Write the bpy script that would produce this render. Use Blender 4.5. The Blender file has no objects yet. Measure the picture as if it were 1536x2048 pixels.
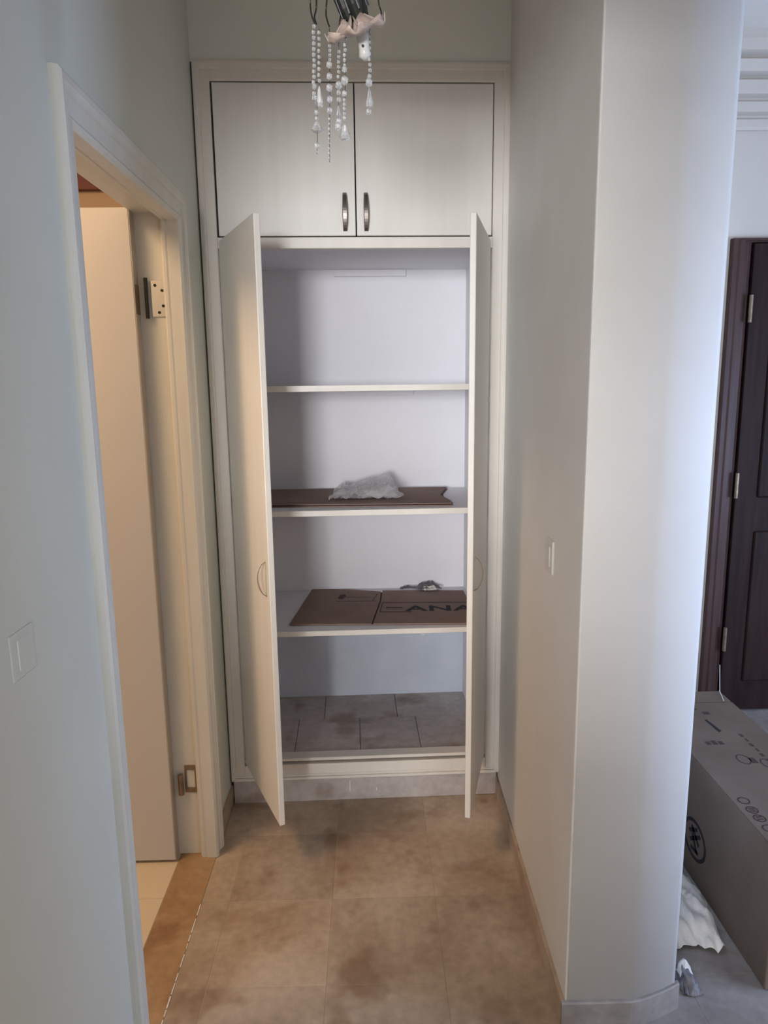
import bpy, bmesh, math, random
from mathutils import Vector, Matrix, Euler, noise

random.seed(7)
C = bpy.context.scene.collection
S = bpy.context.scene

# ---------------------------------------------------------------- camera
FPX, PITCH, ROLL, YAW, CAMH = 1391.1, 0.1795, -0.0128, 0.0178, 1.5
cam = bpy.data.cameras.new('camera')
camo = bpy.data.objects.new('camera', cam)
C.objects.link(camo)
cam.sensor_fit = 'VERTICAL'
cam.sensor_height = 36.0
cam.lens = FPX / 2048 * 36.0
cam.clip_start = 0.02
fw = Vector((math.sin(YAW) * math.cos(PITCH), math.cos(YAW) * math.cos(PITCH), -math.sin(PITCH)))
r0 = Vector((math.cos(YAW), -math.sin(YAW), 0)); u0 = r0.cross(fw)
rr = r0 * math.cos(ROLL) + u0 * math.sin(ROLL)
uu = -r0 * math.sin(ROLL) + u0 * math.cos(ROLL)
M = Matrix((rr, uu, -fw)).transposed().to_4x4()
M.translation = (0, 0, CAMH)
camo.matrix_world = M
S.camera = camo

# ---------------------------------------------------------------- world, exposure, daylight
w = bpy.data.worlds.new('world'); S.world = w; w.use_nodes = True
w.node_tree.nodes['Background'].inputs[0].default_value = (0.55, 0.68, 0.9, 1)
w.node_tree.nodes['Background'].inputs[1].default_value = 1.0
S.view_settings.view_transform = 'Standard'
S.view_settings.look = 'None'
S.view_settings.gamma = 1.0
S.view_settings.use_curve_mapping = False
S.view_settings.exposure = 0.3

def area(name, loc, aim, sx, sy, power, col):
    l = bpy.data.lights.new(name, 'AREA'); l.shape = 'RECTANGLE'
    l.size = sx; l.size_y = sy; l.energy = power; l.color = col
    o = bpy.data.objects.new(name, l); C.objects.link(o)
    o.location = loc
    o.rotation_euler = (Vector(aim) - Vector(loc)).to_track_quat('-Z', 'Z').to_euler()
    return o
# daylight through the rear balcony window, the side window of the hall, the lamp of the side room
area('rear_window_daylight', (-1.6, -7.05, 1.75), (-1.6, 0, 1.75), 2.6, 1.5, 730, (0.955, 0.97, 1.0))
area('side_window_daylight', (3.1, 0.75, 1.05), (0, 0.95, 1.05), 1.0, 1.5, 68, (0.45, 0.635, 1.0))
area('side_room_lamp', (-1.55, 1.15, 2.7), (-1.4, 1.2, 0), 0.8, 0.8, 28, (1.0, 0.66, 0.37))

# ---------------------------------------------------------------- materials
def mat(name, col, rough=0.6, col2=None, scale=4.0, bump=0.0, bscale=60.0, metal=0.0, stretch=(1, 1, 1),
        contrast=(0.35, 0.65), spec=0.5, trans=0.0, alpha=1.0, ior=1.45, detail=6):
    m = bpy.data.materials.new(name); m.use_nodes = True
    nt = m.node_tree; b = nt.nodes['Principled BSDF']
    b.inputs['Base Color'].default_value = (*col, 1)
    b.inputs['Roughness'].default_value = rough
    b.inputs['Metallic'].default_value = metal
    b.inputs['Specular IOR Level'].default_value = spec
    b.inputs['Transmission Weight'].default_value = trans
    b.inputs['Alpha'].default_value = alpha
    b.inputs['IOR'].default_value = ior
    tc = nt.nodes.new('ShaderNodeTexCoord'); mp = nt.nodes.new('ShaderNodeMapping')
    mp.inputs['Scale'].default_value = stretch
    nt.links.new(tc.outputs['Object'], mp.inputs['Vector'])
    n = nt.nodes.new('ShaderNodeTexNoise'); n.inputs['Scale'].default_value = scale
    n.inputs['Detail'].default_value = detail; n.inputs['Roughness'].default_value = 0.6
    nt.links.new(mp.outputs['Vector'], n.inputs['Vector'])
    if col2:
        r = nt.nodes.new('ShaderNodeValToRGB')
        r.color_ramp.elements[0].position = contrast[0]; r.color_ramp.elements[0].color = (*col, 1)
        r.color_ramp.elements[1].position = contrast[1]; r.color_ramp.elements[1].color = (*col2, 1)
        nt.links.new(n.outputs['Fac'], r.inputs['Fac'])
        nt.links.new(r.outputs['Color'], b.inputs['Base Color'])
    if bump:
        n2 = nt.nodes.new('ShaderNodeTexNoise'); n2.inputs['Scale'].default_value = bscale
        n2.inputs['Detail'].default_value = 5
        nt.links.new(mp.outputs['Vector'], n2.inputs['Vector'])
        bp = nt.nodes.new('ShaderNodeBump'); bp.inputs['Strength'].default_value = bump
        bp.inputs['Distance'].default_value = 0.01
        nt.links.new(n2.outputs['Fac'], bp.inputs['Height'])
        nt.links.new(bp.outputs['Normal'], b.inputs['Normal'])
    return m

def stone(name, base, dark, light, vary=True, rough=0.33):
    """beige marble: broad clouds, darker blots, pale scuffs; each piece gets its own tone"""
    m = bpy.data.materials.new(name); m.use_nodes = True
    nt = m.node_tree; N = nt.nodes; L = nt.links; b = N['Principled BSDF']
    tc = N.new('ShaderNodeTexCoord'); g = N.new('ShaderNodeNewGeometry')
    n1 = N.new('ShaderNodeTexNoise'); n1.inputs['Scale'].default_value = 2.6; n1.inputs['Detail'].default_value = 9
    n1.inputs['Roughness'].default_value = 0.62; n1.inputs['Distortion'].default_value = 0.35
    n2 = N.new('ShaderNodeTexNoise'); n2.inputs['Scale'].default_value = 5.5; n2.inputs['Detail'].default_value = 3
    n3 = N.new('ShaderNodeTexNoise'); n3.inputs['Scale'].default_value = 38; n3.inputs['Detail'].default_value = 8
    for n in (n1, n2, n3): L.new(g.outputs['Position'], n.inputs['Vector'])
    r1 = N.new('ShaderNodeValToRGB'); e = r1.color_ramp.elements
    e[0].position = 0.36; e[0].color = (*dark, 1); e[1].position = 0.62; e[1].color = (*light, 1)
    k = e.new(0.5); k.color = (*base, 1)
    L.new(n1.outputs['Fac'], r1.inputs['Fac'])
    r2 = N.new('ShaderNodeValToRGB'); r2.color_ramp.elements[0].position = 0.34; r2.color_ramp.elements[0].color = (0.72, 0.64, 0.58, 1)
    r2.color_ramp.elements[1].position = 0.44; r2.color_ramp.elements[1].color = (1, 1, 1, 1)
    L.new(n2.outputs['Fac'], r2.inputs['Fac'])
    r3 = N.new('ShaderNodeValToRGB'); r3.color_ramp.elements[0].position = 0.3; r3.color_ramp.elements[0].color = (0.86, 0.86, 0.86, 1)
    r3.color_ramp.elements[1].position = 0.7; r3.color_ramp.elements[1].color = (1.08, 1.08, 1.08, 1)
    L.new(n3.outputs['Fac'], r3.inputs['Fac'])
    def mul(a, c):
        x = N.new('ShaderNodeMix'); x.data_type = 'RGBA'; x.blend_type = 'MULTIPLY'; x.inputs[0].default_value = 1
        L.new(a, x.inputs[6]); L.new(c, x.inputs[7]); return x.outputs[2]
    c = mul(mul(r1.outputs['Color'], r2.outputs['Color']), r3.outputs['Color'])
    if vary:
        oi = N.new('ShaderNodeObjectInfo')
        mr = N.new('ShaderNodeMapRange'); mr.inputs[3].default_value = 0.88; mr.inputs[4].default_value = 1.1
        L.new(oi.outputs['Random'], mr.inputs[0])
        cc = N.new('ShaderNodeCombineColor')
        for i in range(3): L.new(mr.outputs[0], cc.inputs[i])
        c = mul(c, cc.outputs[0])
    L.new(c, b.inputs['Base Color'])
    rg = N.new('ShaderNodeMapRange'); rg.inputs[3].default_value = rough; rg.inputs[4].default_value = rough + 0.3
    L.new(n2.outputs['Fac'], rg.inputs[0]); L.new(rg.outputs[0], b.inputs['Roughness'])
    bp = N.new('ShaderNodeBump'); bp.inputs['Strength'].default_value = 0.06; bp.inputs['Distance'].default_value = 0.003
    L.new(n3.outputs['Fac'], bp.inputs['Height']); L.new(bp.outputs['Normal'], b.inputs['Normal'])
    return m

MT = {
 'wall': mat('wall_paint', (0.76, 0.77, 0.74), 0.55, (0.81, 0.81, 0.79), 1.4, bump=0.12, bscale=9),
 'wall_green': mat('pale_green_white_paint', (0.70, 0.725, 0.66), 0.55, (0.75, 0.77, 0.71), 1.4, bump=0.12, bscale=9),
 'wall_back': mat('old_white_paint', (0.82, 0.83, 0.76), 0.6, (0.85, 0.86, 0.80), 1.4, bump=0.1, bscale=9),
 'wall_warm': mat('warm_white_paint', (0.66, 0.60, 0.53), 0.7, (0.69, 0.63, 0.56), 1.4),
 'wall_dim': mat('dim_wall_paint', (0.36, 0.36, 0.36), 0.7, (0.40, 0.40, 0.40), 1.4),  # grey made dark on unseen surfaces to cut bounced light
 'wall_stained': mat('wall_paint_stained', (0.71, 0.69, 0.66), 0.6, (0.80, 0.79, 0.77), 1.1, bump=0.12, bscale=9, contrast=(0.3, 0.6)),
 'ceil': mat('ceiling_paint', (0.74, 0.71, 0.66), 0.8, (0.77, 0.74, 0.69), 2),
 'cream': mat('cream_painted_wood', (0.80, 0.755, 0.685), 0.42, (0.83, 0.785, 0.72), 2.0, bump=0.05, bscale=25, stretch=(14, 14, 0.8)),
 'cream_door': mat('cream_veneer', (0.80, 0.77, 0.715), 0.4, (0.83, 0.80, 0.75), 1.7, bump=0.04, bscale=20, stretch=(16, 16, 0.7)),
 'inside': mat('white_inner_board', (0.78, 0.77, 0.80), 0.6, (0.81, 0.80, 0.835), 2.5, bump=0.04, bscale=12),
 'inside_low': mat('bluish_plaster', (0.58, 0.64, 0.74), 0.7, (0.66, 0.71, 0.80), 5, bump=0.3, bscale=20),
 'casing': mat('casing_paint', (0.70, 0.69, 0.63), 0.45, (0.74, 0.73, 0.68), 3.0, bump=0.06, bscale=18, stretch=(8, 8, 1)),
 'leaf': mat('door_leaf_paint', (0.62, 0.60, 0.60), 0.45, (0.65, 0.63, 0.62), 1.5),
 'leaf_edge': mat('door_leaf_edge', (0.42, 0.37, 0.31), 0.6, (0.50, 0.45, 0.38), 5),
 'dark_wood': mat('dark_wood', (0.018, 0.008, 0.007), 0.6, (0.034, 0.016, 0.013), 3, bump=0.06, bscale=30, stretch=(12, 12, 0.8), spec=0.2),
 'brown_wood': mat('brown_wood', (0.055, 0.026, 0.022), 0.45, (0.085, 0.042, 0.036), 3, bump=0.06, bscale=30, stretch=(12, 12, 0.8), spec=0.35),
 'maroon': mat('maroon_board', (0.20, 0.07, 0.06), 0.6, (0.26, 0.10, 0.085), 3),
 'tan': mat('tan_wall', (0.66, 0.48, 0.33), 0.7, (0.70, 0.53, 0.38), 3),
 'steel': mat('brushed_steel', (0.75, 0.75, 0.74), 0.28, metal=1.0),
 'dull_brass': mat('dull_brass', (0.36, 0.29, 0.22), 0.5, metal=0.7),
 'chrome': mat('chrome', (0.9, 0.9, 0.9), 0.12, metal=1.0),
 'bronze': mat('aged_bronze', (0.22, 0.16, 0.11), 0.45, (0.33, 0.25, 0.17), 40, metal=0.6),
 'dark_metal': mat('dark_metal', (0.035, 0.035, 0.03), 0.45, metal=0.5),
 'handle': mat('pewter_handle', (0.22, 0.19, 0.17), 0.32, metal=0.9),
 'card': mat('cardboard', (0.22, 0.145, 0.12), 0.85, (0.27, 0.185, 0.155), 8, bump=0.1, bscale=60),
 'card_edge': mat('cardboard_edge', (0.07, 0.035, 0.025), 0.9),
 'box': mat('carton', (0.125, 0.09, 0.068), 0.9, (0.16, 0.12, 0.095), 3.5, bump=0.08, bscale=60),
 'ink': mat('black_ink', (0.012, 0.012, 0.016), 0.8),
 'ink_brown': mat('faded_ink', (0.045, 0.022, 0.02), 0.85),
 'ink_faint': mat('faint_ink', (0.045, 0.032, 0.028), 0.85),
 'grout': mat('grout', (0.42, 0.35, 0.275), 0.9, (0.50, 0.43, 0.34), 9),
 'paint_drip': mat('white_paint_smear', (0.8, 0.78, 0.74), 0.7),
 'cloth': mat('crumpled_sheet', (0.66, 0.64, 0.61), 0.75, (0.78, 0.76, 0.73), 14, bump=0.25, bscale=45),
 'film': mat('clear_film', (0.72, 0.70, 0.72), 0.15, spec=1.0, alpha=0.45),
 'paper': mat('paper_scrap', (0.72, 0.68, 0.62), 0.8),
 'dark_scrap': mat('dark_scrap', (0.10, 0.09, 0.10), 0.7, (0.22, 0.20, 0.20), 50),
 'crystal': mat('crystal', (1, 1, 1), 0.03, trans=0.75, ior=1.52, spec=0.9),
 'petal': mat('frosted_petal_glass', (0.38, 0.28, 0.23), 0.35, (0.58, 0.46, 0.38), 45, alpha=0.85),
 'porcelain': mat('porcelain', (0.56, 0.54, 0.51), 0.25),
 'switch': mat('switch_plastic', (0.70, 0.68, 0.63), 0.4),
 'glass_dim': mat('window_glass', (0.9, 0.95, 1), 0.05, alpha=0.12),
}
MT['marble'] = stone('beige_marble', (0.45, 0.355, 0.27), (0.35, 0.255, 0.185), (0.53, 0.44, 0.355))
MT['marble_pale'] = stone('pale_grey_marble', (0.50, 0.45, 0.43), (0.40, 0.35, 0.33), (0.58, 0.53, 0.51), vary=False, rough=0.5)
MT['marble_grey'] = stone('grey_marble', (0.30, 0.27, 0.25), (0.22, 0.19, 0.175), (0.38, 0.345, 0.32), vary=False, rough=0.5)
MT['threshold'] = stone('ochre_threshold_marble', (0.42, 0.27, 0.15), (0.34, 0.20, 0.10), (0.48, 0.33, 0.20), vary=False)
MT['room_tile'] = mat('pale_ceramic', (0.66, 0.55, 0.40), 0.35, (0.70, 0.59, 0.44), 2)

# ---------------------------------------------------------------- mesh helpers
def box(bm, x0, x1, y0, y1, z0, z1, bev=0.0, seg=1):
    vs = [bm.verts.new(v) for v in ((x0,y0,z0),(x1,y0,z0),(x1,y1,z0),(x0,y1,z0),(x0,y0,z1),(x1,y0,z1),(x1,y1,z1),(x0,y1,z1))]
    fs = [bm.faces.new([vs[i] for i in f]) for f in ((0,3,2,1),(4,5,6,7),(0,1,5,4),(1,2,6,5),(2,3,7,6),(3,0,4,7))]
    if bev > 0:
        es = list({e for f in fs for e in f.edges})
        bmesh.ops.bevel(bm, geom=es, offset=bev, segments=seg, affect='EDGES', profile=0.5)
    return bm
def B(*a, **k): return box(bmesh.new(), *a, **k)

def obj(name, bm, m, parent=None, smooth=False, loc=None, rot=None):
    bmesh.ops.recalc_face_normals(bm, faces=bm.faces)
    me = bpy.data.meshes.new(name); bm.to_mesh(me); bm.free()
    mm = m if isinstance(m, (list, tuple)) else [m]
    for x in mm: me.materials.append(MT[x] if isinstance(x, str) else x)
    if smooth:
        for p in me.polygons: p.use_smooth = True
    o = bpy.data.objects.new(name, me); C.objects.link(o)
    if parent: o.parent = parent
    if loc: o.location = loc
    if rot: o.rotation_euler = rot
    return o
def tag(o, label=None, cat=None, group=None, kind=None):
    if label: o['label'] = label
    if cat: o['category'] = cat
    if group: o['group'] = group
    if kind: o['kind'] = kind
    return o
def struct(name, bm, m, label=None, **k):
    return tag(obj(name, bm, m, **k), label=label, kind='structure')
def empty(name, loc=(0, 0, 0), rot=(0, 0, 0)):
    o = bpy.data.objects.new(name, None); C.objects.link(o); o.location = loc; o.rotation_euler = rot
    o.empty_display_size = 0.05
    return o

def sweep_frame(bm, prof, path, outs, axis_fn):
    """prof: (outward d, protrusion t); path: 2-D corners; outs: mitre directions; axis_fn(a,b,t)->xyz"""
    rows = []
    for (a, b), (oa, ob) in zip(path, outs):
        rows.append([bm.verts.new(axis_fn(a + oa * d, b + ob * d, t)) for d, t in prof])
    n = len(prof)
    for i in range(len(rows) - 1):
        for j in range(n):
            k = (j + 1) % n
            bm.faces.new((rows[i][j], rows[i][k], rows[i + 1][k], rows[i + 1][j]))
    bm.faces.new(rows[0]); bm.faces.new(list(reversed(rows[-1])))
    return bm

def tube(bm, pts, rad, seg=8, caps=True):
    pts = [Vector(p) for p in pts]; rings = []
    rads = rad if isinstance(rad, (list, tuple)) else [rad] * len(pts)
    for i, p in enumerate(pts):
        d = (pts[min(i + 1, len(pts) - 1)] - pts[max(i - 1, 0)]).normalized()
        a = d.cross(Vector((0, 0, 1)))
        if a.length < 1e-3: a = d.cross(Vector((0, 1, 0)))
        a.normalize(); b = d.cross(a)
        rings.append([bm.verts.new(p + (a * math.cos(t) + b * math.sin(t)) * rads[i]) for t in [2 * math.pi * k / seg for k in range(seg)]])
    for i in range(len(rings) - 1):
        for k in range(seg):
            bm.faces.new((rings[i][k], rings[i][(k + 1) % seg], rings[i + 1][(k + 1) % seg], rings[i + 1][k]))
    if caps: bm.faces.new(rings[0]); bm.faces.new(list(reversed(rings[-1])))
    return bm

def lathe(bm, prof, seg=20, mtx=Matrix(), wob=None):
    rings = []
    for i, (r, z) in enumerate(prof):
        ring = []
        for k in range(seg):
            t = 2 * math.pi * k / seg; q = r * (wob(t, i) if wob else 1)
            ring.append(bm.verts.new(mtx @ Vector((q * math.cos(t), q * math.sin(t), z))))
        rings.append(ring)
    for i in range(len(rings) - 1):
        for k in range(seg):
            bm.faces.new((rings[i][k], rings[i][(k + 1) % seg], rings[i + 1][(k + 1) % seg], rings[i + 1][k]))
    bm.faces.new(rings[0]); bm.faces.new(list(reversed(rings[-1])))
    return bm

def annulus(bm, cx, cy, a, b, wdt, h, seg=28, fn=None):
    fn = fn or (lambda x, y, z: (x, y, z))
    R = []
    for k in range(seg):
        t = 2 * math.pi * k / seg; c, s = math.cos(t), math.sin(t)
        R.append([bm.verts.new(fn(cx + c * (a - q), cy + s * (b - q), z)) for q, z in ((0, 0), (0, h), (wdt, h), (wdt, 0))])
    for k in range(seg):
        n = R[(k + 1) % seg]
        for j in range(4):
            bm.faces.new((R[k][j], R[k][(j + 1) % 4], n[(j + 1) % 4], n[j]))
    return bm

# ================================================================ SETTING
XL, XR = -0.530, 0.452         # faces of the passage walls at the cabinet
D, PHI = 2.345, 0.026          # cabinet plane and its small turn
CH = 2.80
OY0, OY1, OH = 1.336, 2.035, 1.958   # door opening in the left wall

# floor slab and its tiles
fl = struct('floor', B(-4.6, 3.3, -7.3, 3.2, -0.06, -0.0010), 'grout')
T = 0.305
xs = [-0.522 + 0.0, -0.44, -0.135, 0.17, 0.475, 0.78, 1.085, 1.39, 1.695, 2.0]
ys = [0.615 + T * i for i in range(0, 9)]
for j in range(len(ys) - 1):
    for i in range(len(xs) - 1):
        x0, x1 = xs[i], xs[i + 1]; y0, y1 = ys[j], ys[j + 1]
        if x1 <= 0.49 and y0 > 2.35: continue
        if x1 <= 0.49: y1 = min(y1, 2.35)
        gap = 0.0007
        obj('tile', B(x0 + gap, x1 - gap, y0 + gap, y1 - gap, -0.02, 0.0, bev=0.0004), 'marble_grey' if x0 > 0.45 else 'marble', fl)
# remaining tiled floor, behind the camera and at the far end of the hall
bm = bmesh.new(); box(bm, -0.53, 3.3, -7.3, 0.613, -0.02, 0); box(bm, -4.6, -0.53, -7.3, 0.45, -0.02, 0); box(bm, 2.002, 3.3, 0.613, 3.2, -0.02, 0)
t = obj('tile_field', bm, 'marble', fl); tag(t, kind='stuff')
# thin white grout smear along the threshold
struct('threshold_strip', B(-0.640, -0.5235, OY0 - 0.01, OY1 + 0.03, -0.02, 0.0015, bev=0.001), 'threshold')
bm = bmesh.new()
yy = 1.38
while yy < 1.83:
    l = random.uniform(0.015, 0.06); box(bm, -0.5245 + random.uniform(-.0006, .0006), -0.5222, yy, yy + l, -0.001, 0.0022); yy += l + random.uniform(0.004, 0.02)
obj('grout_line', bm, 'paint_drip', bpy.data.objects['threshold_strip'])
fl2 = struct('floor_side_room', B(-3.1, -0.641, 0.5, 3.2, -0.06, -0.0035), 'grout')
for i in range(6):
    for j in range(7):
        x1 = -0.641 - 0.40 * i; y0 = 0.615 + 0.40 * (j - 0) - 0.24 + 0.28
        obj('tile', B(x1 - 0.398, x1 - 0.001, y0, y0 + 0.3985, -0.0034, 0.0, bev=0.0006), 'room_tile', fl2)

struct('ceiling', B(-4.6, 3.3, -7.3, 3.2, CH, CH + 0.08), 'ceil')

# left wall with the doorway (starts beside the camera, thickness 11 cm)
bm = bmesh.new()
box(bm, XL - 0.11, XL, 0.25, OY0, -0.0, CH); box(bm, XL - 0.11, XL, OY1 + 0.03, 3.0, 0, CH); box(bm, XL - 0.11, XL, OY0, OY1 + 0.03, OH + 0.03, CH)
struct('wall_left', bm, 'wall_green')
# wall above the cabinet and behind it
bm = bmesh.new(); box(bm, -0.545, 0.47, 0.0, 0.10, 2.4745, CH)
struct('wall_back', bm, 'wall_back', loc=(0, D, 0), rot=(0, 0, PHI))
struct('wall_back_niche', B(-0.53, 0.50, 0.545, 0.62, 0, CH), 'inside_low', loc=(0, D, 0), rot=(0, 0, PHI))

# right wall and its end: plan outline extruded, soft bend on the end face
plan = [(0.4525, 3.0), (0.4525, 2.42), (0.4362, 1.404), (0.4372, 1.4005), (0.4405, 1.3992)]
for k in range(13):
    f = k / 12
    xx = 0.59 + 0.125 * f
    plan.append((xx, 1.3985 + 0.042 * f ** 1.4))
plan += [(0.7175, 1.446), (0.720, 1.458), (0.722, 3.0)]
bm = bmesh.new()
lo = [bm.verts.new((a, b, 0)) for a, b in plan]; hi = [bm.verts.new((a, b, CH)) for a, b in plan]
for i in range(len(plan)):
    j = (i + 1) % len(plan); bm.faces.new((lo[i], lo[j], hi[j], hi[i]))
bm.faces.new(lo); bm.faces.new(hi)
wr = struct('wall_right', bm, 'wall_stained')
for p in wr.data.polygons:
    n = p.normal
    if abs(n.z) < .5 and n.y < -0.6 and p.center.x > 0.46: p.use_smooth = True
# far wall of the hall, side wall, rear wall, wall of side room
struct('wall_far', B(0.716, 3.3, 3.0, 3.1, 0, CH), 'wall_warm')
bm = bmesh.new(); box(bm, 3.2, 3.3, -7.3, 0.2, 0, CH); box(bm, 3.2, 3.3, 1.3, 3.1, 0, CH); box(bm, 3.2, 3.3, 0.2, 1.3, 0, 0.35); box(bm, 3.2, 3.3, 0.2, 1.3, 1.95, CH)
struct('wall_side', bm, 'wall_dim')
bm = bmesh.new(); box(bm, -4.6, -4.0, -7.3, -7.2, 0, CH); box(bm, -0.2, 3.3, -7.3, -7.2, 0, CH); box(bm, -4.0, -0.2, -7.3, -7.2, 0, 0.95); box(bm, -4.0, -0.2, -7.3, -7.2, 2.55, CH)
struct('wall_rear', bm, 'wall_dim')
struct('wall_outer', B(-4.7, -4.6, -7.3, 3.2, 0, CH), 'wall_dim')
struct('wall_partition', B(-4.6, XL - 0.11, 0.45, 0.55, 0, CH), 'wall_dim')
bm = bmesh.new(); box(bm, -3.1, -0.64, 3.0, 3.1, 0, 2.283)
struct('wall_side_room', bm, 'tan')
struct('wall_side_room_band', B(-3.1, -0.64, 2.97, 3.1, 2.284, CH), 'maroon')
struct('low_light_blocker', B(-0.55, -0.23, -1.05, -0.90, 0, 1.15), 'wall_dim')  # unseen, added to dim rear window light low in the cabinet
struct('rear_light_blocker', B(-0.229, 0.36, -1.05, -0.90, 0, CH), 'wall_dim')  # unseen blocker added to keep rear window light off the wall end
struct('hall_light_blocker', B(1.02, 1.30, 0.25, 1.12, 0, CH), 'wall_dim')  # out of view, added to keep side window light off the left wall
struct('added_shade_beam', B(-4.6, 0.95, 0.25, 0.44, 2.15, CH), 'wall')  # unseen beam, added to shade the top of passage and cabinet

def window(name, fn):
    fr = bmesh.new()
    for a in ((0, 1, 0, .05), (0, 1, .95, 1), (0, .05, 0, 1), (.95, 1, 0, 1), (.48, .52, 0, 1)):
        fn(fr, *a, 0.03)
    o = struct(name, fr, 'ceil')
    g = bmesh.new(); fn(g, .04, .96, .04, .96, 0.004); obj('pane', g, 'glass_dim', o)
window('window_1', lambda b, a0, a1, c0, c1, t: box(b, -4.0 + 3.8 * a0, -4.0 + 3.8 * a1, -7.25 - t, -7.25 + t, 0.95 + 1.6 * c0, 0.95 + 1.6 * c1))
window('window_2', lambda b, a0, a1, c0, c1, t: box(b, 3.25 - t, 3.25 + t, 0.2 + 1.1 * a0, 0.2 + 1.1 * a1, .35 + 1.6 * c0, .35 + 1.6 * c1))

# stepped cornice of the hall
bm = bmesh.new()
prof = [(0, 2.49), (0.014, 2.49), (0.020, 2.50), (0.020, 2.528), (0.008, 2.532), (0.008, 2.545), (0.040, 2.549), (0.042, 2.585), (0.028, 2.590), (0.028, 2.602),
        (0.062, 2.606), (0.066, 2.655), (0.048, 2.66), (0.048, 2.672), (0.088, 2.676), (0.10, 2.715), (0.082, 2.72), (0.082, 2.732), (0.125, 2.736), (0.13, 2.775), (0.15, 2.78), (0.15, CH), (0, CH)]
a = [bm.verts.new((0.716, 3.0 - d, z)) for d, z in prof]; b = [bm.verts.new((3.2, 3.0 - d, z)) for d, z in prof]
for i in range(len(prof)):
    j = (i + 1) % len(prof); bm.faces.new((a[i], a[j], b[j], b[i]))
bm.faces.new(a); bm.faces.new(b)
struct('trim_1', bm, 'wall_warm')

# stone baseboards
bm = bmesh.new()
bb = [(0.4525, 2.36), (0.436, 1.412), (0.4375, 1.404), (0.444, 1.400)]
def strip(pts, off, z1, bm, ztop_bev=0.003):
    """vertical strip standing off a wall line by off (to the left of travel)"""
    L = []
    for i, p in enumerate(pts):
        a = Vector(pts[max(i - 1, 0)]); b2 = Vector(pts[min(i + 1, len(pts) - 1)])
        d = (b2 - a).normalized(); n = Vector((-d.y, d.x))
        L.append([bm.verts.new((p[0], p[1], 0.0)), bm.verts.new((p[0] + n.x * off, p[1] + n.y * off, 0.0)),
                  bm.verts.new((p[0] + n.x * off, p[1] + n.y * off, z1 - ztop_bev)), bm.verts.new((p[0] + n.x * (off - ztop_bev), p[1] + n.y * (off - ztop_bev), z1)), bm.verts.new((p[0], p[1], z1))])
    for i in range(len(L) - 1):
        for j in range(5):
            k = (j + 1) % 5; bm.faces.new((L[i][j], L[i][k], L[i + 1][k], L[i + 1][j]))
    bm.faces.new(L[0]); bm.faces.new(list(reversed(L[-1])))
strip(list(reversed([(0.4525, 2.375), (0.4365, 1.42), (0.436, 1.400)])), 0.009, 0.070, bm)
struct('baseboard_right', bm, 'marble')
bm = bmesh.new()
pl = [(0.4275, 1.3995)] + [(a2, b2) for a2, b2 in plan[4:18]] + [(0.7195, 1.445)]
L = []
for i, p in enumerate(pl):
    L.append([bm.verts.new((p[0] + (0.006 if i == len(pl) - 1 else 0), p[1] - o2, z)) for o2, z in ((-0.003, 0), (0.009, 0), (0.009, 0.066), (0.006, 0.069), (-0.003, 0.069))])
for i in range(len(L) - 1):
    for j in range(5):
        k = (j + 1) % 5; bm.faces.new((L[i][j], L[i][k], L[i + 1][k], L[i + 1][j]))
bm.faces.new(L[0]); bm.faces.new(list(reversed(L[-1])))
struct('baseboard_pillar', bm, 'marble_grey')
struct('baseboard_left', B(XL, XL + 0.008, 2.105, 2.335, 0, 0.07, bev=0.001), 'marble')
bm = bmesh.new(); box(bm, -0.519, 0.446, -0.004, 0.02, 0.0, 0.090, bev=0.0015)
bbk = struct('baseboard_back', bm, 'marble_pale', loc=(0, D, 0), rot=(0, 0, PHI))
for dx, h0, h1 in ((-0.098, 0.035, 0.075), (0.0, 0.033, 0.044)):
    obj('paint_smear', B(dx, dx + 0.003, -0.0052, -0.0035, h0, h1), 'paint_drip', bbk)
struct('baseboard_far', B(0.716, 1.47, 2.985, 3.0, 0, 0.07, bev=0.001), 'marble_grey')

# ---- casing of the side door (trim_2): moulded profile mitred round the opening
prof = [(-0.004, -0.020), (-0.004, 0.010), (0.002, 0.0155), (0.008, 0.0165), (0.013, 0.013), (0.016, 0.0115), (0.044, 0.0135), (0.047, 0.0175),
        (0.056, 0.0185), (0.060, 0.0215), (0.072, 0.0215), (0.078, 0.017), (0.080, 0.008), (0.080, -0.001)]
prof = [(d, t) for d, t in prof]
bm = bmesh.new()
wN = -0.62
sweep_frame(bm, prof, [(OY0, 0.002), (OY0, OH), (OY1, OH), (OY1, 0.002)], [(wN, 0), (wN, 1), (0.82, 1), (0.82, 0)], lambda a, b, t: (XL + t, a, b))
struct('trim_2', bm, 'casing')
# jamb lining with stop bead
bm = bmesh.new()
pj = [(0.0, -0.024), (0.0, 0.0), (0.03, 0.0), (0.03, -0.118), (0.020, -0.118), (0.020, -0.044), (0.004, -0.042), (-0.002, -0.036), (-0.002, -0.029)]
sweep_frame(bm, pj, [(OY0, 0.002), (OY0, OH), (OY1, OH), (OY1, 0.002)], [(-1, 0), (-1, 1), (1, 1), (1, 0)], lambda a, b, t: (XL + t, a, b))
struct('trim_3', bm, 'casing')

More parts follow.
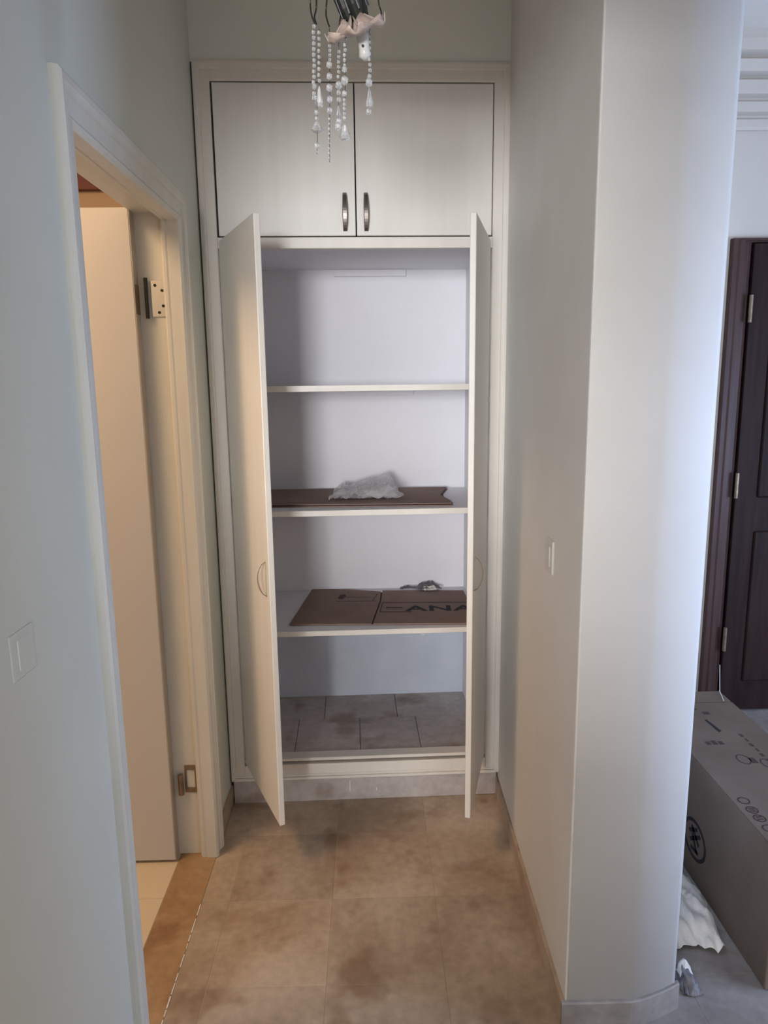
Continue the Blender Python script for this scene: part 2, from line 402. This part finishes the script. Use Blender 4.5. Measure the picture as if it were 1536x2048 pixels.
# ---- door_1: pale leaf swung fully into the side room
d1 = struct('door_1', B(-1.375, -0.648, 2.012, 2.050, 0.010, 1.984, bev=0.001), 'leaf', label='pale open door leaf of the side room')
obj('edge_strip', B(-0.6479, -0.6455, 2.013, 2.049, 0.011, 1.983), 'leaf_edge', d1)
h = bmesh.new(); box(h, -0.612, -0.571, 2.0515, 2.0545, 1.700, 1.800, bev=0.0008)
hg = obj('hinge', h, 'chrome', d1); hg['label'] = 'bright chrome hinge with black screws'
kn = bmesh.new(); tube(kn, [(-0.622, 2.040, 1.695), (-0.622, 2.040, 1.805)], 0.0055, 10); obj('knuckle', kn, 'dark_metal', hg)
obj('leaf_plate', B(-0.6453, -0.6435, 2.016, 2.046, 1.705, 1.785), 'bronze', hg)
for sx, sz in ((-0.600, 1.786), (-0.580, 1.730), (-0.592, 1.712), (-0.581, 1.772)):
    s = bmesh.new(); tube(s, [(sx, 2.0500, sz), (sx, 2.0520, sz)], 0.0042, 10)
    for v in s.verts: v.co.y -= 0.0
    obj('screw', s, 'dark_metal', hg)
h = bmesh.new()
for a in ((-0.612, -0.572, 0.300, 0.316), (-0.612, -0.572, 0.222, 0.238), (-0.580, -0.572, 0.238, 0.300), (-0.612, -0.606, 0.238, 0.300)):
    box(h, a[0], a[1], 2.0515, 2.0545, a[2], a[3])
hg2 = obj('hinge', h, 'bronze', d1); hg2['label'] = 'brown lower hinge plate with an open centre'
kn = bmesh.new(); tube(kn, [(-0.622, 2.040, 0.222), (-0.622, 2.040, 0.290)], 0.009, 10); obj('knuckle', kn, 'bronze', hg2)

# ---- door_2: dark brown entrance door in the far wall of the hall
d2 = struct('door_2', B(1.585, 2.44, 2.965, 2.992, 0.01, 2.055, bev=0.002), 'dark_wood', label='dark brown entrance door')
for z0, z1 in ((0.15, 0.85), (1.0, 1.9)):
    for x0, x1 in ((1.68, 1.98), (2.05, 2.35)):
        obj('door_panel', B(x0, x1, 2.957, 2.966, z0, z1, bev=0.006), 'dark_wood', d2)
for z in (1.74, 1.0, 0.3):
    k = bmesh.new(); tube(k, [(1.583, 2.955, z), (1.583, 2.955, z + 0.11)], 0.008, 10); obj('hinge', k, 'bronze', d2)
bm = bmesh.new()
pd = [(0.0, 0), (0.0, 0.018), (0.008, 0.026), (0.014, 0.022), (0.03, 0.022), (0.034, 0.030), (0.052, 0.030), (0.060, 0.026), (0.078, 0.026), (0.082, 0.0)]
sweep_frame(bm, pd, [(1.582, 0.0), (1.582, 2.058), (2.442, 2.058), (2.442, 0.0)], [(-1, 0), (-1, .25), (1, .25), (1, 0)], lambda a, b, t: (a, 3.0 - t, b))
struct('trim_4', bm, 'brown_wood')

# ================================================================ BUILT-IN CABINET
cab = tag(empty('built_in_cabinet', (0, D, 0), (0, 0, PHI)), 'tall cream built-in wardrobe with its lower doors open at the end of the passage', 'cabinet')
X0, X1 = -0.475, 0.402
RZ0, RZ1 = 1.934, 1.968        # middle rail
TOP = 2.421
# outer frame, moulded: outward d, protrusion t (towards the camera = -y)
prof = [(0.0, -0.020), (0.0, 0.004), (0.003, 0.006), (0.030, 0.006), (0.033, 0.010), (0.044, 0.011), (0.0495, 0.010), (0.0495, -0.02)]
bm = bmesh.new()
sweep_frame(bm, prof, [(X0, 0.092), (X0, TOP), (X1, TOP), (X1, 0.092)], [(-1, 0), (-1, 1.1), (1, 1.1), (1, 0)], lambda a, b, t: (a, -t, b))
obj('frame', bm, 'cream', cab)
obj('middle_rail', B(X0, X1, -0.004, 0.018, RZ0, RZ1, bev=0.0015), 'cream', cab)
bm = bmesh.new(); box(bm, X0, X1, -0.008, 0.016, 0.092, 0.150, bev=0.001); box(bm, X0 - .04, X1 + .04, -0.016, 0.0, 0.0915, 0.102, bev=0.003); box(bm, X0 - .035, X1 + .035, -0.012, 0.0, 0.104, 0.112, bev=0.002)
obj('bottom_rail', bm, 'cream', cab)
obj('sill_lip', B(X0, X1, -0.006, 0.045, 0.160, 0.172, bev=0.003), 'cream', cab)
DP = 0.52
for xa, xb in ((X0 - 0.018, X0), (X1, X1 + 0.018)):
    obj('side_panel', B(xa, xb, 0.021, DP, 0.09, 2.46), 'inside', cab)
obj('back_panel', B(X0 - 0.018, X1 + 0.018, DP, DP + 0.012, 0.645, 2.46), 'inside', cab)
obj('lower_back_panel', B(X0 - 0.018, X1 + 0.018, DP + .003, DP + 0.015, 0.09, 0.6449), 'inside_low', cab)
obj('divider_board', B(X0, X1, 0.019, DP, 1.950, 1.968), 'inside', cab)
obj('top_board', B(X0, X1, 0.021, DP, 2.44, 2.458), 'inside', cab)
for z0, z1, yf in ((1.484, 1.503, 0.030), (1.060, 1.079, 0.022), (0.630, 0.648, 0.012)):
    sh = obj('shelf', B(X0, X1, yf + 0.002, DP, z0, z1, bev=0.001), 'inside', cab)
    obj('edge_strip', B(X0, X1, yf, yf + 0.0025, z0 - 0.0005, z1 + 0.0003, bev=0.0006), 'cream', sh)
obj('batten', B(-0.120, 0.162, DP - 0.014, DP, 1.924, 1.9495, bev=0.001), 'inside', cab)
obj('batten', B(-0.092, 0.190, DP - 0.014, DP, 1.461, 1.4835, bev=0.001), 'inside', cab)
# stone bottom of the cabinet
edges = [X0, -0.30, -0.055, 0.172, X1]
for i in range(4):
    obj('stone_slab', B(edges[i] + .001, edges[i + 1] - .001, 0.046, 0.305, 0.150, 0.1655, bev=0.001), 'marble_pale', cab)
for a, b in ((X0, -0.2), (-0.2, 0.10), (0.10, X1)):
    obj('stone_slab', B(a + .001, b - .001, 0.307, DP + .003, 0.150, 0.1655, bev=0.001), 'marble_pale', cab)
# knocks in the plaster under the lowest shelf
for cx, cz, r in ((0.226, 0.605, 0.014), (0.228, 0.44, 0.010), (0.221, 0.46, 0.006)):
    bm = bmesh.new()
    n = 9; c0 = bm.verts.new((cx, DP - .0005, cz)); ring = []
    for k in range(n):
        t = 2 * math.pi * k / n; q = r * random.uniform(0.6, 1.25)
        ring.append(bm.verts.new((cx + q * math.cos(t), DP + .0025, cz + q * math.sin(t))))
    for k in range(n): bm.faces.new((c0, ring[k], ring[(k + 1) % n]))
    obj('plaster_chip', bm, 'inside', cab)

def bow_handle(parent, p0, p1, out, wid, matn, thick=0.004, rise=0.022, feet=True):
    """bow from p0 to p1 (local points), bulging along out"""
    p0, p1, out = Vector(p0), Vector(p1), Vector(out)
    side = (p1 - p0).normalized().cross(out).normalized()
    bm = bmesh.new(); rows = []
    n = 14
    for i in range(n + 1):
        f = i / n; s = math.sin(math.pi * f)
        c = p0.lerp(p1, f) + out * (rise * s ** 0.6)
        w2 = wid * (0.42 + 0.1 * s)
        rows.append([bm.verts.new(c + side * a + out * b) for a, b in ((-w2, 0), (w2, 0), (w2 * .7, thick), (-w2 * .7, thick))])
    for i in range(n):
        for j in range(4): bm.faces.new((rows[i][j], rows[i][(j + 1) % 4], rows[i + 1][(j + 1) % 4], rows[i + 1][j]))
    bm.faces.new(rows[0]); bm.faces.new(list(reversed(rows[-1])))
    return obj('handle', bm, matn, parent, smooth=False)

# upper pair of doors
XM = -0.035
for x0, x1, hx, lab in ((X0 + 0.006, XM - 0.002, -0.070, None), (XM + 0.002, X1 - 0.003, -0.003, None)):
    dr = obj('upper_door', B(x0, x1, -0.004, 0.014, RZ1 + 0.004, TOP - 0.004, bev=0.0015), 'cream_door', cab)
    bow_handle(dr, (hx, -0.004, 1.985), (hx, -0.004, 2.100), (0, -1, 0), 0.016, 'handle', rise=0.020)
# lower doors, swung open: leaf built in its own axes from the hinge
def lower_door(hx, dx, dy, side):
    ang = math.atan2(dy, dx); ln = math.hypot(dx, dy)
    dr = obj('lower_door', B(0, ln, -0.009 , 0.009, 0.158, 1.956, bev=0.0025, seg=2), 'cream_door', cab)
    dr.location = (hx, -0.004, 0); dr.rotation_euler = (0, 0, ang)
    o = -1 if side == 'L' else 1       # outward face
    hd = bow_handle(dr, (ln - 0.028, o * 0.009, 0.893), (ln - 0.028, o * 0.009, 0.997), (0, o, 0), 0.009, 'dull_brass', rise=0.024, thick=0.003)
    for z in (0.30, 1.78, 1.05):
        hb = bmesh.new(); box(hb, 0.004, 0.045, min(-o * 0.0165, -o * 0.0090), max(-o * 0.0165, -o * 0.0090), z, z + 0.045)
        obj('hinge', hb, 'steel', dr)
    return dr
lower_door(X0 + 0.012, 0.160, -0.372, 'L')
lower_door(X1 - 0.014, -0.112, -0.372, 'R')

# ================================================================ THINGS IN THE CABINET
def in_cab(name, label, cat, loc, rz=0, group=None):
    c, s = math.cos(PHI), math.sin(PHI)
    o = empty(name, (loc[0] * c - loc[1] * s, D + loc[0] * s + loc[1] * c, loc[2]), (0, 0, PHI + rz))
    return tag(o, label, cat, group)
def sheet(bm, pts, z0, th):
    lo = [bm.verts.new((a, b, z0 + (c[0] if c else 0))) for a, b, *c in pts]; hi = [bm.verts.new((a, b, z0 + th + (c[0] if c else 0))) for a, b, *c in pts]
    for i in range(len(pts)):
        j = (i + 1) % len(pts); bm.faces.new((lo[i], lo[j], hi[j], hi[i]))
    bm.faces.new(lo); bm.faces.new(hi)
    return bm

c1 = in_cab('cardboard_sheet', 'flattened brown cardboard lining the middle shelf under the clear plastic bag', 'cardboard', (0, 0, 1.0795))
pts = [(-0.452, 0.105), (-0.2, 0.092), (0.1, 0.075), (0.289, 0.068), (0.296, 0.12), (0.272, 0.26), (0.325, 0.47), (0.30, 0.49), (-0.452, 0.492)]
bm = bmesh.new(); sheet(bm, pts, 0, 0.0035); obj('lower_ply', bm, 'card', c1)
pts2 = [(-0.452, 0.112), (0.1, 0.082), (0.286, 0.072), (0.290, 0.12), (0.268, 0.26), (0.318, 0.46), (-0.452, 0.485)]
bm = bmesh.new(); sheet(bm, pts2, 0.0065, 0.0035); obj('upper_ply', bm, 'card', c1)
bm = bmesh.new(); sheet(bm, [(-0.45, 0.118), (0.28, 0.083), (0.28, 0.45), (-0.45, 0.47)], 0.0035, 0.003); obj('fluting', bm, 'card_edge', c1)

c2 = in_cab('cardboard_sheet', 'flattened printed brown carton lying on the lowest shelf', 'cardboard', (0, 0, 0.6485))
pl = [(-0.303, 0.075), (-0.10, 0.066), (-0.006, 0.060), (0.035, 0.33), (0.044, 0.455), (-0.10, 0.50), (-0.245, 0.512), (-0.27, 0.33)]
bm = bmesh.new(); sheet(bm, pl, 0.001, 0.005); obj('left_panel', bm, 'card', c2)
pr = [(0.000, 0.060), (0.20, 0.046), (0.385, 0.035), (0.388, 0.44), (0.20, 0.455), (0.052, 0.468), (0.041, 0.33)]
bm = bmesh.new(); sheet(bm, pr, 0.001, 0.0055); obj('right_panel', bm, 'card', c2)
bm = bmesh.new(); sheet(bm, [(-0.29, 0.084), (0.38, 0.045), (0.38, 0.42), (-0.24, 0.49)], 0.0, 0.0012); obj('fluting', bm, 'card_edge', c2)
bm = bmesh.new(); zt = 0.0067
def bar(bm, x0, y0, x1, y1, wd, z, th=0.0003):
    a, b = Vector((x0, y0)), Vector((x1, y1)); d = (b - a).normalized(); n = Vector((-d.y, d.x)) * wd / 2
    sheet(bm, [(a + n)[:], (b + n)[:], (b - n)[:], (a - n)[:]], z, th)
bar(bm, 0.045, 0.30, 0.385, 0.275, 0.006, zt); bar(bm, 0.045, 0.30, 0.030, 0.185, 0.003, zt); bar(bm, 0.030, 0.185, 0.150, 0.176, 0.005, zt)
bar(bm, 0.055, 0.235, 0.120, 0.228, 0.010, zt)
obj('print_outline', bm, 'ink_brown', c2)
bm = bmesh.new(); zt2 = 0.0062
bar(bm, -0.14, 0.335, 0.02, 0.325, 0.004, zt2); bar(bm, 0.005, 0.325, 0.028, 0.42, 0.003, zt2); bar(bm, -0.10, 0.385, 0.0, 0.378, 0.003, zt2)
obj('print_outline', bm, 'ink_brown', c2)
bm = bmesh.new(); sheet(bm, [(-0.135, 0.37), (-0.115, 0.36), (-0.10, 0.40), (-0.105, 0.425), (-0.125, 0.42)], zt2, 0.0004); obj('torn_patch', bm, 'ink_brown', c2)
# printed letters, seen flat on the board
cu = bpy.data.curves.new('lettering', 'FONT'); cu.body = 'ANA'; cu.size = 0.125; cu.extrude = 0.0002; cu.offset = 0.003; cu.space_character = 1.05
tmp = bpy.data.objects.new('tmp_text', cu); C.objects.link(tmp)
dg = bpy.context.evaluated_depsgraph_get(); me = bpy.data.meshes.new_from_object(tmp.evaluated_get(dg))
bpy.data.objects.remove(tmp)
me.materials.append(MT['ink']); lt = bpy.data.objects.new('lettering', me); C.objects.link(lt); lt.parent = c2
lt.location = (0.128, 0.188, 0.0069); lt.rotation_euler = (0, 0, -0.05); lt.scale = (0.98, 0.72, 1)

# crumpled objects
def crumple(w, d, nx, ny, hfun, amp, sc, seed, thick=0.0006):
    bm = bmesh.new(); V = []
    for j in range(ny + 1):
        row = []
        for i in range(nx + 1):
            u, v = i / nx, j / ny
            p = Vector((u * sc, v * sc, seed)); q = noise.noise_vector(p * 1.0)
            r = abs(noise.noise(p * 1.7)); r2 = abs(noise.noise(p * 3.9 + Vector((3, 1, 0))))
            z = max(0.0, hfun(u, v)) + amp * (r * 1.3 + r2 * 0.6)
            row.append(bm.verts.new(((u - .5) * w + q.x * amp * 1.2, (v - .5) * d + q.y * amp * 1.2, z + 0.001)))
        V.append(row)
    for j in range(ny):
        for i in range(nx): bm.faces.new((V[j][i], V[j][i + 1], V[j + 1][i + 1], V[j + 1][i]))
    return bm

bag = in_cab('plastic_bag', 'crumpled clear plastic bag lying on the cardboard of the middle shelf', 'bag', (-0.015, 0.29, 1.0900))
def hb(u, v):
    e = min(u, 1 - u, v, 1 - v) * 6; e = min(1, e)
    return (0.010 + 0.060 * u * (0.4 + v * .6) * (1 if u < .9 else (1 - u) * 10)) * e
bm = crumple(0.255, 0.24, 40, 28, hb, 0.020, 2.6, 2.3); obj('film', bm, 'film', bag)
bm = crumple(0.235, 0.20, 36, 22, lambda u, v: hb(u, v) * .5, 0.014, 3.2, 9.3); obj('film', bm, 'film', bag)
bm = crumple(0.10, 0.05, 14, 8, lambda u, v: 0.016 * math.sin(math.pi * u) * math.sin(math.pi * v), 0.006, 4.0, 5.0)
o = obj('bright_fold', bm, 'cloth', bag, loc=(0.035, -0.06, 0.003), rot=(0, 0, -0.2))
bm = crumple(0.13, 0.014, 20, 3, lambda u, v: 0.003, 0.003, 6.0, 1.0); obj('bright_fold', bm, 'cloth', bag, loc=(-0.045, -0.105, 0.001), rot=(0, 0, -0.1))

def scrap(name, label, cat, loc, rz, w, d, amp, seed, m, hh=0.012, group=None):
    o = in_cab(name, label, cat, loc, rz, group)
    bm = crumple(w, d, 16, 8, lambda u, v: hh * math.sin(math.pi * u) * (0.5 + v), amp, 4.0, seed)
    obj('sheet', bm, m, o)
    return o
s1 = scrap('paper_scrap', 'crumpled dark and white paper scrap behind the carton on the lowest shelf', 'paper', (0.245, 0.470, 0.654), 0.1, 0.10, 0.05, 0.010, 4.4, 'dark_scrap', 0.016)
bm = crumple(0.05, 0.02, 10, 5, lambda u, v: 0.012 * v, 0.004, 3.0, 8.0); obj('white_fold', bm, 'paper', s1, loc=(0.0, -0.025, 0.004))
scrap('paper_scrap', 'thin dark torn strip of paper left of the crumpled scrap, back of lowest shelf', 'paper', (0.165, 0.482, 0.654), -0.05, 0.075, 0.022, 0.006, 6.2, 'dark_scrap', 0.005)

# ================================================================ CARTON IN THE HALL
BX0, BX1, BY0, BY1, BH = 0.962, 1.262, 1.478, 2.365, 0.385
ct = tag(empty('cardboard_box', (0, 0, 0)), 'long dark grey-brown shipping carton on the hall floor in front of the brown door', 'box')
bm = B(BX0, BX1, BY0, BY1, 0.002, BH - 0.004, bev=0.004, seg=2); obj('body', bm, 'box', ct)
obj('top_flap', B(BX0, BX1, BY0, 2.275, BH - 0.0035, BH, bev=0.001), 'box', ct)
obj('end_flap', B(BX0, BX1, 2.281, BY1, BH - 0.0035, BH - 0.0005, bev=0.001), 'box', ct)
bm = bmesh.new(); box(bm, BX0 + 0.02, BX1 - 0.02, BY0 - 0.0012, BY0 - 0.0003, 0.02, 0.25); obj('end_label', bm, 'paper', ct)
bm = bmesh.new()
tube(bm, [(1.262, 2.36, BH - 0.01), (1.26, 2.362, BH + 0.03), (1.258, 2.368, BH + 0.10)], 0.0012, 5)
tube(bm, [(1.26, 2.362, BH + 0.004), (1.245, 2.31, BH + 0.002), (1.235, 2.28, BH + 0.002)], 0.0012, 5)
obj('strap', bm, 'paper', ct)
zt = BH + 0.0001
bm = bmesh.new()
for yy in (1.690, 1.648, 1.612, 1.570):
    annulus(bm, 0.992, yy, 0.016, 0.016, 0.0035, 0.0004, fn=lambda a, b, c: (a, b, zt + c))
for yy in (1.648, 1.612):
    for k in range(3): box(bm, 0.984, 1.0, yy - 0.007 + k * 0.006, yy - 0.004 + k * 0.006, zt, zt + 0.0004)
obj('printed_symbols', bm, 'ink_brown', ct)
bm = bmesh.new(); sheet(bm, [(1.103, 2.145), (1.111, 2.150), (1.122, 2.07), (1.110, 2.062)], zt, 0.0004); obj('black_mark', bm, 'ink', ct)
bm = bmesh.new()
annulus(bm, 1.102, 1.897, 0.020, 0.028, 0.004, 0.0003, fn=lambda a, b, c: (a, b, zt + c))
box(bm, 1.118, 1.136, 1.875, 1.905, zt, zt + .0003); annulus(bm, 1.158, 1.872, 0.016, 0.026, 0.004, 0.0003, fn=lambda a, b, c: (a, b, zt + c))
for i in range(7):
    yy = 2.03 - 0.03 * i; box(bm, 1.165 + .004 * (i % 2), 1.176, yy, yy + 0.018, zt, zt + .0003)
for i in range(3): box(bm, 1.035 + i * .02, 1.05 + i * .02, 1.985, 2.005 + .006 * (i % 2), zt, zt + .0003)
for yy, xx in ((2.22, 1.09), (2.18, 1.06), (2.185, 1.12)): box(bm, xx, xx + .022, yy, yy + .02, zt, zt + .0003)
tag(obj('faded_print', bm, 'ink_faint', ct), kind='stuff')
bm = bmesh.new(); fx = lambda a, b, c: (BX0 - 0.0001 - c, a, b)
annulus(bm, 1.878, 0.135, 0.072, 0.062, 0.011, 0.0005, fn=fx)
for (a0, b0, a1, b1) in ((1.845, 0.165, 1.905, 0.120), (1.85, 0.13, 1.90, 0.17), (1.86, 0.10, 1.895, 0.15), (1.865, 0.175, 1.915, 0.145), (1.85, .105, 1.90, .10)):
    d = Vector((a1 - a0, b1 - b0)).normalized(); n = Vector((-d.y, d.x)) * 0.006
    q = [(a0 + n.x, b0 + n.y), (a1 + n.x, b1 + n.y), (a1 - n.x, b1 - n.y), (a0 - n.x, b0 - n.y)]
    f0 = [bm.verts.new((BX0 - .0001, a, b)) for a, b in q]; f1 = [bm.verts.new((BX0 - .0006, a, b)) for a, b in q]
    bm.faces.new(f0); bm.faces.new(f1)
    for i in range(4): bm.faces.new((f0[i], f0[(i + 1) % 4], f1[(i + 1) % 4], f1[i]))
obj('round_emblem', bm, 'ink', ct)

# crumpled sheet on the hall floor between the wall end and the carton
ws = tag(empty('crumpled_sheet', (0.840, 1.775, 0.0)), 'crumpled off-white sheet on the floor between wall end and carton', 'sheet')
def hs(u, v):
    return 0.030 * min(1, 7 * min(u, 1 - u, v, 1 - v)) + 0.03 * v * (1 - v) * 2
bm = crumple(0.195, 0.33, 34, 44, hs, 0.020, 3.4, 3.1); obj('sheet', bm, 'cloth', ws, smooth=True)
dk = tag(empty('dark_rag', (0.775, 1.515, 0.0)), 'small dark bundle peeking out beside the foot of the white wall end', 'rag')
bm = crumple(0.05, 0.09, 12, 14, lambda u, v: 0.035 * math.sin(math.pi * u) * math.sin(math.pi * v), 0.010, 3.0, 7.7); obj('cloth', bm, 'dark_scrap', dk)
bm = crumple(0.03, 0.03, 6, 6, lambda u, v: 0.04 * math.sin(math.pi * u) * math.sin(math.pi * v), 0.006, 3.0, 1.7); obj('pale_fold', bm, 'cloth', dk, loc=(0.004, 0.01, 0.012))

# ================================================================ SWITCHES
sw = tag(empty('light_switch', (0, 0, 0)), 'small cream light switch on the right passage wall', 'switch')
bm = B(-0.006, 0.0, -0.035, 0.035, -0.042, 0.042, bev=0.003, seg=2); obj('plate', bm, 'switch', sw)
obj('rocker', B(-0.009, -0.005, -0.018, 0.018, -0.026, 0.026, bev=0.002), 'switch', sw)
sw.location = (0.4412, 1.665, 1.082); sw.rotation_euler = (0, 0, -0.0164)
sw = tag(empty('light_switch', (XL, 1.005, 1.112)), 'painted-over light switch on the near left wall', 'switch')
bm = B(0, 0.002, -0.036, 0.036, -0.036, 0.036, bev=0.0018, seg=2); obj('plate', bm, 'wall_green', sw)
obj('rocker', B(0.001, 0.0040, -0.018, 0.018, -0.024, 0.024, bev=0.0015), 'wall_green', sw)

# ================================================================ CHANDELIER
CY = 1.30
ch = tag(empty('chandelier', (0.0, CY, 0)), 'small chandelier with crystal strands and petal glass hanging in the passage', 'chandelier')
P = lambda u, v, dy=0.0: Vector((-0.073 + (u - 640) * 0.00083 - v * 0.00002, dy, 2.137 - 0.00078 * v))
bm = bmesh.new(); lathe(bm, [(0.001, CH - 0.001), (0.06, CH - 0.001), (0.058, CH - 0.02), (0.03, CH - 0.04), (0.008, CH - 0.05)], 24); obj('ceiling_rose', bm, 'dark_metal', ch)
bm = bmesh.new(); tube(bm, [(0, 0, CH - 0.045), (0, 0, 2.30)], 0.006, 10); obj('stem', bm, 'dark_metal', ch)
bm = bmesh.new(); lathe(bm, [(0.004, 2.36), (0.02, 2.345), (0.032, 2.31), (0.022, 2.27), (0.012, 2.24), (0.018, 2.22), (0.01, 2.2)], 20); obj('hub', bm, 'dark_metal', ch, smooth=True)
def spline(ps, n=6):
    ps = [Vector(p) for p in ps]; out = []
    for i in range(len(ps) - 1):
        a = ps[max(i - 1, 0)]; b = ps[i]; c = ps[i + 1]; d = ps[min(i + 2, len(ps) - 1)]
        for k in range(n):
            t = k / n
            out.append(0.5 * ((2 * b) + (c - a) * t + (2 * a - 5 * b + 4 * c - d) * t * t + (3 * b - a - 3 * c + d) * t ** 3))
    out.append(ps[-1]); return out
for k in range(5):
    t = 2 * math.pi * k / 5 + 0.3; c, s = math.cos(t), math.sin(t)
    bm = bmesh.new(); tube(bm, spline([(0.012 * c, 0.012 * s, 2.26), (0.08 * c, 0.08 * s, 2.235), (0.16 * c, 0.16 * s, 2.26), (0.19 * c, 0.19 * s, 2.33), (0.19 * c, 0.19 * s, 2.36)]), 0.004, 8)
    arm = obj('arm', bm, 'dark_metal', ch)
    mt = Matrix.Translation((0.19 * c, 0.19 * s, 0))
    bm = bmesh.new(); lathe(bm, [(0.004, 2.355), (0.02, 2.358), (0.038, 2.375), (0.04, 2.377), (0.018, 2.365), (0.003, 2.362)], 20, mt, wob=lambda a, i: 1 + 0.12 * math.sin(6 * a)); obj('drip_dish', bm, 'petal', arm)
    bm = bmesh.new(); lathe(bm, [(0.009, 2.365), (0.009, 2.44), (0.004, 2.442)], 12, mt); obj('candle_sleeve', bm, 'porcelain', arm)
# visible lower cluster: ribbed cup, petals, porcelain finial
tilt = Euler((0.30, -0.42, 0)).to_matrix().to_4x4()
cm = Matrix.Translation(P(706, 12)) @ tilt
bm = bmesh.new(); lathe(bm, [(0.010, -0.028), (0.019, -0.022), (0.024, 0.0), (0.026, 0.05), (0.01, 0.09), (0.004, 0.10)], 36, cm, wob=lambda a, i: 1 + (0.07 * (1 if math.sin(9 * a) > 0 else -1))); obj('ribbed_cup', bm, 'dark_metal', ch)
for k in range(9):
    a = 2 * math.pi * k / 9
    q = [cm @ Vector((0.0255 * math.cos(a), 0.0255 * math.sin(a), z)) for z in (-0.010, 0.02, 0.05)]
    bm = bmesh.new(); tube(bm, q, 0.0014, 5); obj('rib', bm, 'steel', ch)
pm = Matrix.Translation(P(708, 42)) @ Euler((0.25, -0.45, 0.4)).to_matrix().to_4x4()
for k in range(6):
    a = 2 * math.pi * k / 6
    bm = bmesh.new(); G = []
    for i in range(9):
        f = i / 8; wv = 0.030 * math.sin(math.pi * min(1, f * 0.80 + 0.14)) + 0.002
        row = []
        for j in range(7):
            g = (j / 6 - .5) * 2
            r = 0.010 + 0.046 * f; z = -0.022 * math.sin(f * 2.1) + 0.008 * g * g + 0.006 * f * f + 0.003 * math.sin(5 * f + 3 * g)
            row.append(bm.verts.new(pm @ (Matrix.Rotation(a, 4, 'Z') @ Vector((r, g * wv, z)))))
        G.append(row)
    for i in range(8):
        for j in range(6): bm.faces.new((G[i][j], G[i][j + 1], G[i + 1][j + 1], G[i + 1][j]))
    o = obj('petal', bm, 'petal', ch, smooth=True)
    sm = o.modifiers.new('thickness', 'SOLIDIFY'); sm.thickness = 0.0016
fm = Matrix.Translation(P(727, 74)) @ Euler((0.1, -0.12, 0)).to_matrix().to_4x4()
bm = bmesh.new(); lathe(bm, [(0.004, 0.014), (0.009, 0.012), (0.0105, 0.0), (0.009, -0.016), (0.0095, -0.020), (0.0105, -0.028), (0.004, -0.034)], 20, fm); fn_ = obj('finial', bm, 'porcelain', ch, smooth=True)
bm = bmesh.new(); lathe(bm, [(0.0005, 0), (0.0022, 0), (0.0022, -0.001), (0.0005, -0.001)], 10, Matrix.Translation(P(727, 95) + Vector((0, -0.0100, 0))) @ Euler((math.pi / 2, 0, 0)).to_matrix().to_4x4()); obj('screw_hole', bm, 'dark_metal', fn_)
# wire scrolls that carry the strands
for pts in ([(618, -60), (619, -20), (620, 8), (623, 30), (630, 48)], [(640, -60), (634, -10), (632, 14), (629, 34), (633, 50)],
            [(662, -60), (656, -10), (652, 15), (653, 35), (659, 54)], [(750, -60), (755, -20), (759, 8), (764, 24), (758, 34), (742, 42)],
            [(684, 20), (680, 45), (678, 65)], [(692, 40), (690, 60), (692, 75)]):
    q = [P(u, v, 0.004 * math.sin(v * .1)) for u, v in pts]
    if pts[0][1] < 0: q = [Vector((0.0, 0, 2.235)) if pts[0][0] not in (640,) else Vector((0, 0.01, 2.24))] + q
    bm = bmesh.new(); tube(bm, spline(q), 0.0014, 6); obj('wire_scroll', bm, 'dark_metal', ch)
def bead(bm, c, r, sq=1.0):
    mm = Matrix.Translation(c) @ Matrix.Diagonal((1, 1, sq, 1))
    bmesh.ops.create_icosphere(bm, subdivisions=1, radius=r, matrix=mm)
def drop(bm, c0, c1, r):
    n = (c1 - c0).length
    lathe(bm, [(0.0006, 0), (r * .35, -n * .15), (r * .6, -n * .5), (r, -n * .8), (r * .65, -n * .95), (0.0005, -n)], 8, Matrix.Translation(c0))
strands = [  # u, v from, v to, bead rows [(v, radius)], drops [(v0, v1, r)]
 (627, 46, 200, [(v, .0036) for v in range(52, 190, 11)] + [(170, .0045), (193, .0045)], []),
 (637, 50, 165, [(v, .0034) for v in range(58, 160, 12)], [(164, 209, .0075)]),
 (634, 205, 312, [(227, .0045), (240, .004), (295, .0055), (309, .0028)], [(244, 268, .012)]),
 (659, 55, 325, [(v, .0030) for v in range(72, 122, 9)] + [(127, .0056), (150, .0056), (173, .0062), (196, .0056), (219, .0056)] + [(v, .0026) for v in range(236, 326, 10)], []),
 (677, 66, 232, [(v, .0032) for v in range(76, 156, 10)] + [(163, .0066), (178, .0045), (192, .0045), (236, .0055), (247, .0068)], [(204, 228, .005)]),
 (691, 75, 235, [(v, .0032) for v in range(84, 140, 10)] + [(142, .005), (164, .0072), (190, .0048)] + [(v, .0034) for v in range(203, 240, 9)], [(250, 285, .011)]),
 (741, 42, 225, [(v, .0034) for v in range(50, 150, 11)] + [(151, .0042), (163, .0068), (222, .0055)], [(174, 214, .0075)]),
]
for n_, (u, v0, v1, bs, ds) in enumerate(strands):
    dy = 0.012 * math.sin(n_ * 2.1)
    bm = bmesh.new(); tube(bm, [P(u, v0, dy), P(u + 1, (v0 + v1) / 2, dy), P(u, v1, dy)], 0.0005, 4)
    st = obj('crystal_strand', bm, 'dark_metal', ch)
    for v, r in bs:
        bm = bmesh.new(); bead(bm, P(u + random.uniform(-1, 1), v, dy), r, 1.15); obj('bead', bm, 'crystal', st)
    for a, b, r in ds:
        bm = bmesh.new(); drop(bm, P(u, a, dy), P(u + 1, b, dy), r); obj('crystal_drop', bm, 'crystal', st)
